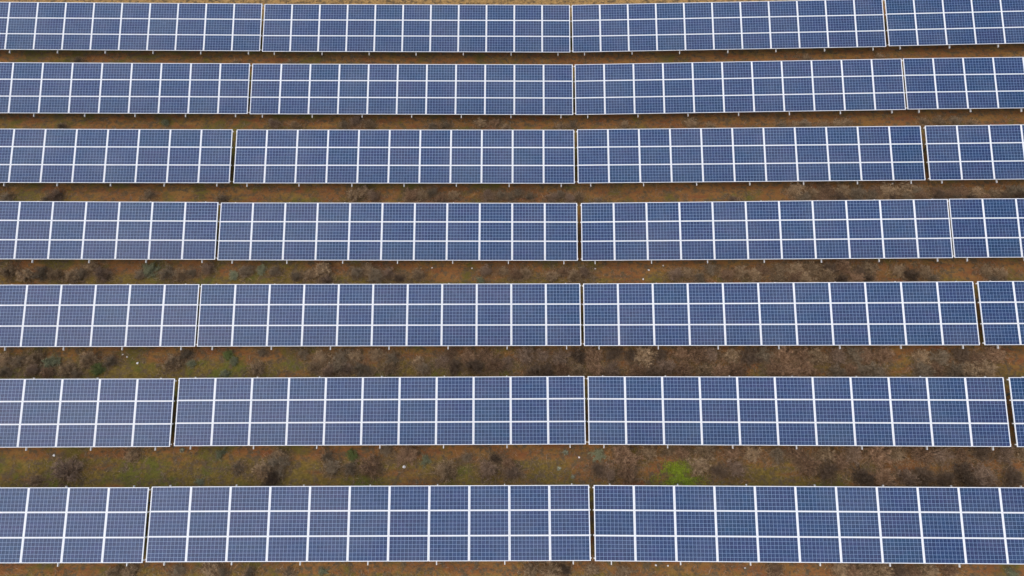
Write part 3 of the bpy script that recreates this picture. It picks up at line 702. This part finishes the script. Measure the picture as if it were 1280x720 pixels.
# ------------------------------------------------------------------ mesh helpers
class MB:
    def __init__(self):
        self.v, self.f, self.mi = [], [], []

    def box(self, x0, x1, y0, y1, z0, z1, mi=0, ch=0.0):
        b = len(self.v)
        self.v += [(x0, y0, z0), (x1, y0, z0), (x1, y1, z0), (x0, y1, z0), (x0, y0, z1), (x1, y0, z1), (x1, y1, z1), (x0, y1, z1)]
        for q in ((3, 2, 1, 0), (4, 5, 6, 7), (0, 1, 5, 4), (1, 2, 6, 5), (2, 3, 7, 6), (3, 0, 4, 7)):
            self.f.append(tuple(b + i for i in q))
            self.mi.append(mi)

    def sweep(self, prof, axis, a, b, mi=0):
        """closed 2-D profile swept from a to b along axis 'x' or 'y' or 'z'"""
        s = len(self.v)
        n = len(prof)
        for t in (a, b):
            for p, q in prof:
                self.v.append({'x': (t, p, q), 'y': (p, t, q), 'z': (p, q, t)}[axis])
        for i in range(n):
            j = (i + 1) % n
            self.f.append((s + i, s + j, s + n + j, s + n + i))
            self.mi.append(mi)
        self.f.append(tuple(s + i for i in range(n))[::-1])
        self.f.append(tuple(s + n + i for i in range(n)))
        self.mi += [mi, mi]

    def tube(self, p, q, r0, r1, sides=4, mi=0):
        p, q = Vector(p), Vector(q)
        d = (q - p)
        if d.length < 1e-6:
            return
        d.normalize()
        a = d.orthogonal().normalized()
        c = d.cross(a)
        s = len(self.v)
        for o, r in ((p, r0), (q, r1)):
            for i in range(sides):
                th = 2 * math.pi * i / sides
                self.v.append(tuple(o + a * (r * math.cos(th)) + c * (r * math.sin(th))))
        for i in range(sides):
            j = (i + 1) % sides
            self.f.append((s + i, s + j, s + sides + j, s + sides + i))
            self.mi.append(mi)

    def tri(self, a, b, c, mi=0):
        s = len(self.v)
        self.v += [tuple(a), tuple(b), tuple(c)]
        self.f.append((s, s + 1, s + 2))
        self.mi.append(mi)

    def mesh(self, name, mats):
        me = bpy.data.meshes.new(name)
        me.from_pydata(self.v, [], self.f)
        for mt in mats:
            me.materials.append(mt)
        if len(mats) > 1:
            me.polygons.foreach_set("material_index", self.mi)
        me.update()
        return me


def link(name, me, parent=None, loc=None, rot=None):
    o = bpy.data.objects.new(name, me)
    COL.objects.link(o)
    if parent:
        o.parent = parent
    if loc is not None:
        o.location = loc
    if rot is not None:
        o.rotation_euler = rot
    return o


def fixn(me):
    import bmesh
    bm = bmesh.new()
    bm.from_mesh(me)
    bmesh.ops.recalc_face_normals(bm, faces=bm.faces)
    bm.to_mesh(me)
    bm.free()
    return me


# ------------------------------------------------------------------ the ground
def axis(lo, hi, fine, far):
    core = list(np.arange(lo, hi + 1e-6, fine))
    out, s, p = [], fine, lo
    while p > -far:
        s *= 1.35
        p -= s
        out.append(p)
    out = out[::-1] + core
    s, p = fine, hi
    while p < far:
        s *= 1.35
        p += s
        out.append(p)
    return np.array(out)


gx, gy = axis(-46, 46, 0.22, 900.0), axis(-6, 44, 0.16, 900.0)
GX, GY = np.meshgrid(gx, gy)
GZ = ground_z(GX.ravel(), GY.ravel()).reshape(GX.shape)
rng = np.random.default_rng(5)


def vnoise(x, y, s, seed):
    r = np.random.default_rng(seed).random((256, 256))
    u, v = x * s, y * s
    i, j = np.floor(u).astype(int), np.floor(v).astype(int)
    a, b = u - i, v - j
    a, b = a * a * (3 - 2 * a), b * b * (3 - 2 * b)
    i0, i1, j0, j1 = i % 256, (i + 1) % 256, j % 256, (j + 1) % 256
    return (r[i0, j0] * (1 - a) + r[i1, j0] * a) * (1 - b) + (r[i0, j1] * (1 - a) + r[i1, j1] * a) * b


GZ = GZ + 0.07 * (vnoise(GX, GY, 0.6, 1) - 0.5) + 0.05 * (vnoise(GX, GY, 1.9, 2) - 0.5)


def soil_z(x, y):
    x = np.asarray(x, float)
    y = np.asarray(y, float)
    return ground_z(x, y) + 0.07 * (vnoise(x, y, 0.6, 1) - 0.5) + 0.05 * (vnoise(x, y, 1.9, 2) - 0.5)


nx, ny = len(gx), len(gy)
verts = np.stack([GX.ravel(), GY.ravel(), GZ.ravel()], -1)
ii, jj = np.meshgrid(np.arange(nx - 1), np.arange(ny - 1))
q = (jj * nx + ii).ravel()
faces = np.stack([q, q + 1, q + nx + 1, q + nx], -1)


def np_mesh(name, v, f, mats):
    me = bpy.data.meshes.new(name)
    k = f.shape[1]
    me.vertices.add(len(v))
    me.vertices.foreach_set("co", v.astype(np.float32).ravel())
    me.loops.add(f.size)
    me.loops.foreach_set("vertex_index", f.astype(np.int32).ravel())
    me.polygons.add(len(f))
    me.polygons.foreach_set("loop_start", np.arange(0, f.size, k, dtype=np.int32))
    me.polygons.foreach_set("loop_total", np.full(len(f), k, dtype=np.int32))
    for mt in mats:
        me.materials.append(mt)
    me.update(calc_edges=True)
    return me


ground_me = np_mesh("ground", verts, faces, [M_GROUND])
ground_me.polygons.foreach_set("use_smooth", np.ones(len(faces), dtype=bool))
# rain falling off each lower panel edge keeps a strip of soil bare
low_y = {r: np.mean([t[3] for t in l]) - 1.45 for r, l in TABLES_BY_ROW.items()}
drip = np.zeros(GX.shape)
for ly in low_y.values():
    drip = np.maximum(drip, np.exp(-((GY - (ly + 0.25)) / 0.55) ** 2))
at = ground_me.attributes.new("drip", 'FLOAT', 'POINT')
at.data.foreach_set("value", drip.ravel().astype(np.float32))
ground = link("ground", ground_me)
ground["kind"] = "structure"

# ------------------------------------------------------------------ a solar table and its parts
def module_mesh():
    b = MB()
    hx, hy = 0.825, 0.496
    b.box(-hx + 0.012, hx - 0.012, -hy + 0.012, hy - 0.012, -0.008, -0.003, 0)
    return fixn(b.mesh("solar_panel", [M_CELL]))


def frame_mesh():
    b = MB()
    hx, hy, w, d = 0.825, 0.496, 0.016, 0.038
    prof_top = 0.0015
    b.box(-hx, hx, -hy, -hy + w, -d, prof_top)
    b.box(-hx, hx, hy - w, hy, -d, prof_top)
    b.box(-hx, -hx + w * 1.25, -hy + w, hy - w, -d, prof_top)
    b.box(hx - w * 1.25, hx, -hy + w, hy - w, -d, prof_top)
    return fixn(b.mesh("frame", [M_FRAME]))


ME_MODULE, ME_FRAME = module_mesh(), frame_mesh()


def c_profile(w, h, t, cx, top):
    """open C section, legs towards +x"""
    x0, x1, z1, z0 = cx - w / 2, cx + w / 2, top, top - h
    return [(x0, z0), (x1, z0), (x1, z0 + t), (x0 + t, z0 + t), (x0 + t, z1 - t), (x1, z1 - t), (x1, z1), (x0, z1)]


HALF = TABLE_H / 2
PUR_T, PUR_H, RAF_H = -0.0385, 0.05, 0.08


def purlin_mesh():
    b = MB()
    b.sweep(c_profile(0.05, PUR_H, 0.004, 0.0, 0.0), 'x', -TABLE_W / 2 - 0.045, TABLE_W / 2 + 0.045)
    return fixn(b.mesh("purlin", [M_GALV]))


def rafter_mesh():
    b = MB()
    b.sweep(c_profile(0.042, RAF_H, 0.005, 0.0, 0.0), 'y', -HALF - 0.155, HALF + 0.05)
    # end plate and bolt head on the lower tip
    b.box(-0.021, 0.021, -HALF - 0.159, -HALF - 0.155, -RAF_H, 0.0)
    return fixn(b.mesh("rafter", [M_GALV]))


ME_PURLIN, ME_RAFTER = purlin_mesh(), rafter_mesh()
RAFTER_X = [(-8.43 + 2.81 * i) for i in range(7)]
PURLIN_Y = [-HALF + 0.10, -PITCH_Y / 2, PITCH_Y / 2, HALF - 0.10]
POST_CACHE = {}


def post_mesh(length):
    L = round(length, 2)
    if L not in POST_CACHE:
        b = MB()
        b.sweep([(-0.05, -0.03), (0.05, -0.03), (0.05, -0.025), (0.003, -0.025), (0.003, 0.025), (0.05, 0.025), (0.05, 0.03), (-0.05, 0.03), (-0.05, 0.025), (-0.003, 0.025), (-0.003, -0.025), (-0.05, -0.025)], 'z', -L, 0.0)
        POST_CACHE[L] = fixn(b.mesh("post", [M_POST]))
    return POST_CACHE[L]


ROWNAME = {1: 'the top row', 2: 'the second row from the top', 3: 'the third row from the top', 4: 'the fourth row from the top',
           5: 'the fifth row from the top', 6: 'the sixth row from the top', 7: 'the bottom row'}
PLACE = {1: 'leftmost', 2: 'second', 3: 'third', 4: 'rightmost'}
first_modules = None
rr_ = random.Random(11)
for (row, k, x, y, z, tilt, roll, yaw) in TABLES:
    nrow = len(TABLES_BY_ROW[row])
    place = 'leftmost' if k == 0 else ('rightmost' if k == nrow - 1 else ('middle' if nrow == 3 else ('second from left' if k == 1 else 'second from right')))
    rotm = (Matrix.Rotation(yaw, 4, 'Z') @ Matrix.Rotation(roll, 4, 'Y') @ Matrix.Rotation(tilt, 4, 'X'))
    base = bpy.data.objects.new("solar_table", None)
    base.empty_display_size = 0.5
    COL.objects.link(base)
    base.location = (x, y, gz(x, y))
    base.rotation_euler = (0, 0, yaw)
    base["label"] = "%s tilted rack of blue solar panels in %s" % (place, ROWNAME[row])
    base["category"] = "solar panel rack"
    base["group"] = "racks of solar panels in seven rows"
    inv = (Matrix.Translation(base.location) @ Matrix.Rotation(yaw, 4, 'Z')).inverted()
    T = inv @ Matrix.Translation((x, y, z)) @ rotm      # table plane in the space of the base

    def put(name, me, px, py, pz, jitter=0.0):
        o = bpy.data.objects.new(name, me)
        COL.objects.link(o)
        o.parent = base
        mt = T @ Matrix.Translation((px, py, pz))
        if jitter:
            mt = mt @ Matrix.Rotation(rr_.uniform(-jitter, jitter), 4, 'X') @ Matrix.Rotation(rr_.uniform(-jitter, jitter), 4, 'Y')
        o.matrix_local = mt
        return o
    for c in range(NCOL):
        for r in range(NROW):
            px = (c - (NCOL - 1) / 2) * PITCH_X
            py = (r - (NROW - 1) / 2) * PITCH_Y
            pn = put("solar_panel", ME_MODULE, px, py, 0.0, 0.0015)
            fr = bpy.data.objects.new("frame", ME_FRAME)
            COL.objects.link(fr)
            fr.parent = pn
    for py in PURLIN_Y:
        put("purlin", ME_PURLIN, 0.0, py, PUR_T - 0.003)
    for rx in RAFTER_X:
        put("rafter", ME_RAFTER, rx + rr_.uniform(-0.02, 0.02), rr_.uniform(-0.01, 0.01), PUR_T - PUR_H - 0.006)
        for py in (-HALF + 0.85, HALF - 0.45):
            top = T @ Vector((rx, py, PUR_T - PUR_H - RAF_H - 0.012))
            me = post_mesh(max(0.3, top.z + 0.45))
            o = bpy.data.objects.new("post", me)
            COL.objects.link(o)
            o.parent = base
            o.location = top

# ------------------------------------------------------------------ shrubs
def shrub_meshes(seed, leafy):
    """unit shrub, radius 1, height about 1: branches and fine twigs"""
    rn = random.Random(seed)
    br, tw = MB(), MB()
    tips = []
    lean = Vector((rn.uniform(-.25, .25), rn.uniform(-.25, .25), 0))
    for i in range(rn.randint(18, 22)):
        th = rn.uniform(0, 2 * math.pi)
        el = rn.uniform(0.25, 1.35)
        ln = rn.uniform(0.55, 0.98)
        d = Vector((math.cos(th) * math.cos(el), math.sin(th) * math.cos(el), math.sin(el))) + lean
        p = Vector((rn.uniform(-.1, .1), rn.uniform(-.1, .1), -0.05))
        r = 0.020
        for s in range(3):
            q = p + d * ln / 3 + Vector((rn.uniform(-.05, .05), rn.uniform(-.05, .05), rn.uniform(-.02, .05)))
            br.tube(p, q, r, r * .72, 4)
            r *= .72
            tips.append((q, d, r, s))
            p = q
            d = (d + Vector((rn.uniform(-.3, .3), rn.uniform(-.3, .3), rn.uniform(-.15, .2)))).normalized()
    second = []
    for (q, d, r, s) in tips:
        for _ in range(3 if s else 2):
            e = (d * .8 + Vector((rn.gauss(0, .55), rn.gauss(0, .55), rn.gauss(.12, .4)))).normalized()
            t = q + e * rn.uniform(.14, .30)
            br.tube(q, t, r * .7, r * .35, 3)
            second.append((q, t, e))
    fine = 9 if not leafy else 5
    for (q, t, e) in second:
        for _ in range(fine):
            o = q.lerp(t, rn.uniform(.3, 1))
            g = (e * .6 + Vector((rn.gauss(0, .6), rn.gauss(0, .6), rn.gauss(.1, .45)))).normalized()
            L = rn.uniform(.10, .26)
            en = o + g * L
            if en.z < -0.02:
                en.z = 0.02
            w = rn.uniform(.009, .017)
            sd = g.cross(Vector((rn.gauss(0, 1), rn.gauss(0, 1), rn.gauss(0, 1)))).normalized() * w
            tw.tri(o - sd, o + sd, en)
            up_ = g.cross(sd).normalized() * w
            tw.tri(o - up_, o + up_, en)
            for _k in range(7 if leafy else 2):
                lp = o.lerp(en, rn.uniform(.2, 1.1))
                a = Vector((rn.gauss(0, 1), rn.gauss(0, 1), rn.gauss(0, 1))).normalized()
                bb = a.cross(Vector((rn.gauss(0, 1), rn.gauss(0, 1), rn.gauss(0, 1)))).normalized()
                sz = rn.uniform(.03, .055) if leafy else rn.uniform(.012, .028)
                tw.tri(lp, lp + a * sz * 1.6 + bb * sz * .5, lp + a * sz * .6 - bb * sz * .6)
    # fine brushwood filling the whole crown
    for _ in range(430 if not leafy else 240):
        th, cz = rn.uniform(0, 2 * math.pi), rn.uniform(0.02, 1.0)
        rr = rn.uniform(0.10, 1.0) ** 0.55 * (0.80 + 0.20 * math.sin(th * 3 + seed) + 0.13 * math.sin(th * 7 + 2 * seed) + 0.08 * math.sin(cz * 9 + seed))
        sn = math.sqrt(1 - cz * cz)
        g0 = Vector((math.cos(th) * sn, math.sin(th) * sn, cz))
        o = g0 * rr * 0.88
        g = (g0 * .9 + Vector((rn.gauss(0, .5), rn.gauss(0, .5), rn.gauss(.1, .4)))).normalized()
        en = o + g * rn.uniform(.14, .42)
        en.z = max(en.z, .01)
        w = rn.uniform(.010, .019)
        sd = g.cross(Vector((rn.gauss(0, 1), rn.gauss(0, 1), rn.gauss(0, 1)))).normalized() * w
        tw.tri(o - sd, o + sd, en)
        up_ = g.cross(sd).normalized() * w
        tw.tri(o - up_, o + up_, en)
        if leafy:
            for _k in range(5):
                lp = o.lerp(en, rn.uniform(.2, 1.1))
                a = Vector((rn.gauss(0, 1), rn.gauss(0, 1), rn.gauss(0, 1))).normalized()
                bb = a.cross(Vector((rn.gauss(0, 1), rn.gauss(0, 1), rn.gauss(0, 1)))).normalized()
                sz = rn.uniform(.03, .055)
                tw.tri(lp, lp + a * sz * 1.6 + bb * sz * .5, lp + a * sz * .6 - bb * sz * .6)
    return br, tw


SH = {}
for kd, (mt, mb) in KIND.items():
    leafy = kd in ('sage', 'green')
    SH[kd] = []
    for s in range(4):
        br, tw = shrub_meshes(100 * (list(KIND).index(kd) + 1) + s, leafy)
        SH[kd].append((br.mesh("branches", [mb]), tw.mesh("twigs", [mt])))
rs = random.Random(3)
for i, (x, y, rad, kd, strip, label, shared) in enumerate(SHRUBS):
    leafy = kd in ('sage', 'green')
    e = bpy.data.objects.new("leafy_bush" if leafy else "dry_shrub", None)
    e.empty_display_size = 0.3
    COL.objects.link(e)
    yy = y
    e.location = (x, yy, float(soil_z([x], [yy])[0]) - 0.01)
    e.rotation_euler = (0, 0, rs.uniform(0, 6.28))
    hz = min(rad * rs.uniform(.95, 1.35), 0.72) * (0.6 if leafy else 1.0)
    rad *= 1.22
    e.scale = (rad, rad * rs.uniform(.85, 1.1), hz)
    e["label"] = label
    e["category"] = "bush" if leafy else "shrub"
    e["group"] = "bushes and dry shrubs between panel rows %d and %d" % (strip, strip + 1) if strip < 7 else "bushes and dry shrubs below the bottom panel row"
    bme, tme = SH[kd][rs.randrange(4)]
    for nm, me in (("branches", bme), ("twigs" if not leafy else "leaves", tme)):
        o = bpy.data.objects.new(nm, me)
        COL.objects.link(o)
        o.parent = e

# ------------------------------------------------------------------ weeds and stones
M_WEED = mat_plant("pale_weed_leaves", (0.16, 0.15, 0.08), (0.36, 0.34, 0.22))
for i, (x, y, rad, w) in enumerate(WEEDS):
    rn = random.Random(900 + i)
    b = MB()
    for j in range(26):
        th = 2 * math.pi * j / 26 + rn.uniform(-.15, .15)
        L = rad * rn.uniform(.7, 1.15)
        p0 = Vector((0, 0, .01))
        p1 = Vector((math.cos(th) * L * .55, math.sin(th) * L * .55, L * rn.uniform(.3, .6)))
        p2 = Vector((math.cos(th) * L, math.sin(th) * L, L * rn.uniform(.05, .4)))
        sd = Vector((-math.sin(th), math.cos(th), 0)) * rad * .09
        b.tri(p0 - sd * .4, p0 + sd * .4, p1 + sd)
        b.tri(p0 - sd * .4, p1 + sd, p1 - sd)
        b.tri(p1 - sd, p1 + sd, p2)
    o = link("rosette_weed", b.mesh("rosette_weed", [M_WEED]), None, (x, y, float(soil_z([x], [y])[0])))
    o["label"] = "pale green leafy weed on soil below " + w
    o["category"] = "weed"
    o["group"] = "pale leafy weeds on bare soil"

M_STONE = mat_plant("chalky_stone", (0.50, 0.46, 0.40), (0.78, 0.74, 0.68), 12.0)
import bmesh
for i, (x, y, rad, label) in enumerate(STONES):
    bm = bmesh.new()
    bmesh.ops.create_icosphere(bm, subdivisions=2, radius=rad * 1.15)
    rn = random.Random(40 + i)
    ax = [Vector((rn.gauss(0, 1), rn.gauss(0, 1), rn.gauss(0, 1))).normalized() for _ in range(9)]
    for vv in bm.verts:
        n = vv.co.normalized()
        for a in ax:
            dd = n.dot(a)
            if dd > .72:
                vv.co -= a * (dd - .72) * rad * 1.1
        vv.co.z *= .62
    me = bpy.data.meshes.new("white_stone")
    bm.to_mesh(me)
    bm.free()
    me.materials.append(M_STONE)
    o = link("white_stone", me, None, (x, y, float(soil_z([x], [y])[0]) + rad * .25), (0, 0, rn.uniform(0, 6)))
    o["label"] = label
    o["category"] = "stone"
    o["group"] = "small white stones scattered on the soil"


# ------------------------------------------------------------------ grass, countless blades, one object per kind
def in_strips(n, seed):
    g = np.random.default_rng(seed)
    ys = sorted(low_y.items(), key=lambda a: -a[1])
    xs, yy = [], []
    per = n // (len(ys) + 1)
    for r, ly in ys:
        x = g.uniform(-34, 34, per)
        y = ly + g.uniform(-1.9, 0.55, per)
        xs.append(x)
        yy.append(y)
    x = g.uniform(-38, 38, per)
    y = g.uniform(33.2, 37.5, per)
    xs.append(x)
    yy.append(y)
    return np.concatenate(xs), np.concatenate(yy)


def blades(name, x, y, h, w, mat, seed, flat=0.5):
    g = np.random.default_rng(seed)
    n = len(x)
    z = soil_z(x, y)
    th = g.uniform(0, 2 * np.pi, n)
    hh = h * g.uniform(.5, 1.3, n)
    ww = w * g.uniform(.6, 1.3, n)
    ld = g.uniform(0, 2 * np.pi, n)
    lean = hh * g.uniform(flat * .5, flat * 1.6, n)
    b = np.stack([x, y, z - 0.005], -1)
    s = np.stack([np.cos(th) * ww, np.sin(th) * ww, np.zeros(n)], -1)
    tip = b + np.stack([np.cos(ld) * lean, np.sin(ld) * lean, hh], -1)
    v = np.stack([b - s, b + s, tip], 1).reshape(-1, 3)
    f = np.arange(n * 3).reshape(-1, 3)
    o = link(name, np_mesh(name, v, f, [mat]))
    o["kind"] = "stuff"
    return o


M_DRY = mat_plant("dry_grass_blades", (0.10, 0.060, 0.020), (0.28, 0.19, 0.085), 2.5)
M_OLIVE = mat_plant("olive_grass_blades", (0.050, 0.046, 0.010), (0.14, 0.125, 0.035), 2.5)
M_FRESH = mat_plant("fresh_grass_blades", (0.16, 0.22, 0.015), (0.42, 0.50, 0.04), 3.0)
M_STRAW = mat_plant("straw_blades", (0.24, 0.15, 0.05), (0.64, 0.42, 0.18), 2.5)

x, y = in_strips(260000, 21)
d = vnoise(x, y, .45, 7) * .6 + vnoise(x, y, 1.5, 8) * .5
keep = (d > .56) & (y < 33.0)
o = blades("dry_grass", x[keep], y[keep], .07, .006, M_DRY, 1)
o["label"] = "thin dry ochre grass between the panel rows"
keep = (y >= 33.0)
o = blades("straw_grass", x[keep], y[keep], .10, .008, M_STRAW, 2)
o["label"] = "bleached straw grass beyond the top panel row"
x, y = in_strips(220000, 22)
d = vnoise(x, y, .35, 17) * .6 + vnoise(x, y, 1.2, 18) * .5 + np.clip(-x / 30, -1, 1) * .08
keep = (d > .60) & (y < 33.0)
o = blades("olive_grass", x[keep], y[keep], .06, .007, M_OLIVE, 3)
o["label"] = "short olive green grass between the panel rows"
g = np.random.default_rng(9)
n = 7000
x = 7.15 + g.normal(0, .5, n)
y = 5.75 + g.normal(0, .33, n)
keep = vnoise(x, y, 2.3, 44) * .6 + vnoise(x, y, 6.0, 45) * .4 + (x - 7.2) * .12 > .42
x, y = x[keep], y[keep]
o = blades("fresh_grass", x, y, .08, .009, M_FRESH, 4, .9)
o["label"] = "bright green grass patch above the middle of the bottom row"
# uncountable dry brushwood and dead stems that close the gaps between the shrubs
M_BRUSH = mat_plant("dry_brushwood_stems", (0.065, 0.038, 0.019), (0.48, 0.31, 0.165), 6.0)
g = np.random.default_rng(77)
bx, by = [], []
for (sx_, sy_, sr_, skd, sst, slb, ssh) in SHRUBS:
    if skd in ('sage', 'green'):
        continue
    nn = int(900 * (sr_ / 0.4))
    rr = np.abs(g.normal(0, 1, nn)) * sr_ * 0.85
    th = g.uniform(0, 2 * np.pi, nn)
    bx.append(sx_ + rr * np.cos(th) * 1.25)
    by.append(sy_ + rr * np.sin(th) * 0.85)
bx, by = np.concatenate(bx), np.concatenate(by)
o = blades("dry_brushwood", bx, by, .17, .0075, M_BRUSH, 12, 1.3)
o["label"] = "tangled dry brushwood and dead stems around the shrubs"
# low dead stalks and litter
M_LITTER = mat_plant("dead_stalks", (0.13, 0.085, 0.05), (0.36, 0.26, 0.17), 5.0)
x, y = in_strips(170000, 31)
d = vnoise(x, y, .8, 27) * .6 + vnoise(x, y, 2.5, 28) * .5
keep = (d > .58) & (y < 33.0)
o = blades("dead_weed_stalks", x[keep], y[keep], .14, .008, M_LITTER, 6, 1.2)
o["label"] = "sparse pale dead weed stalks between the panel rows"
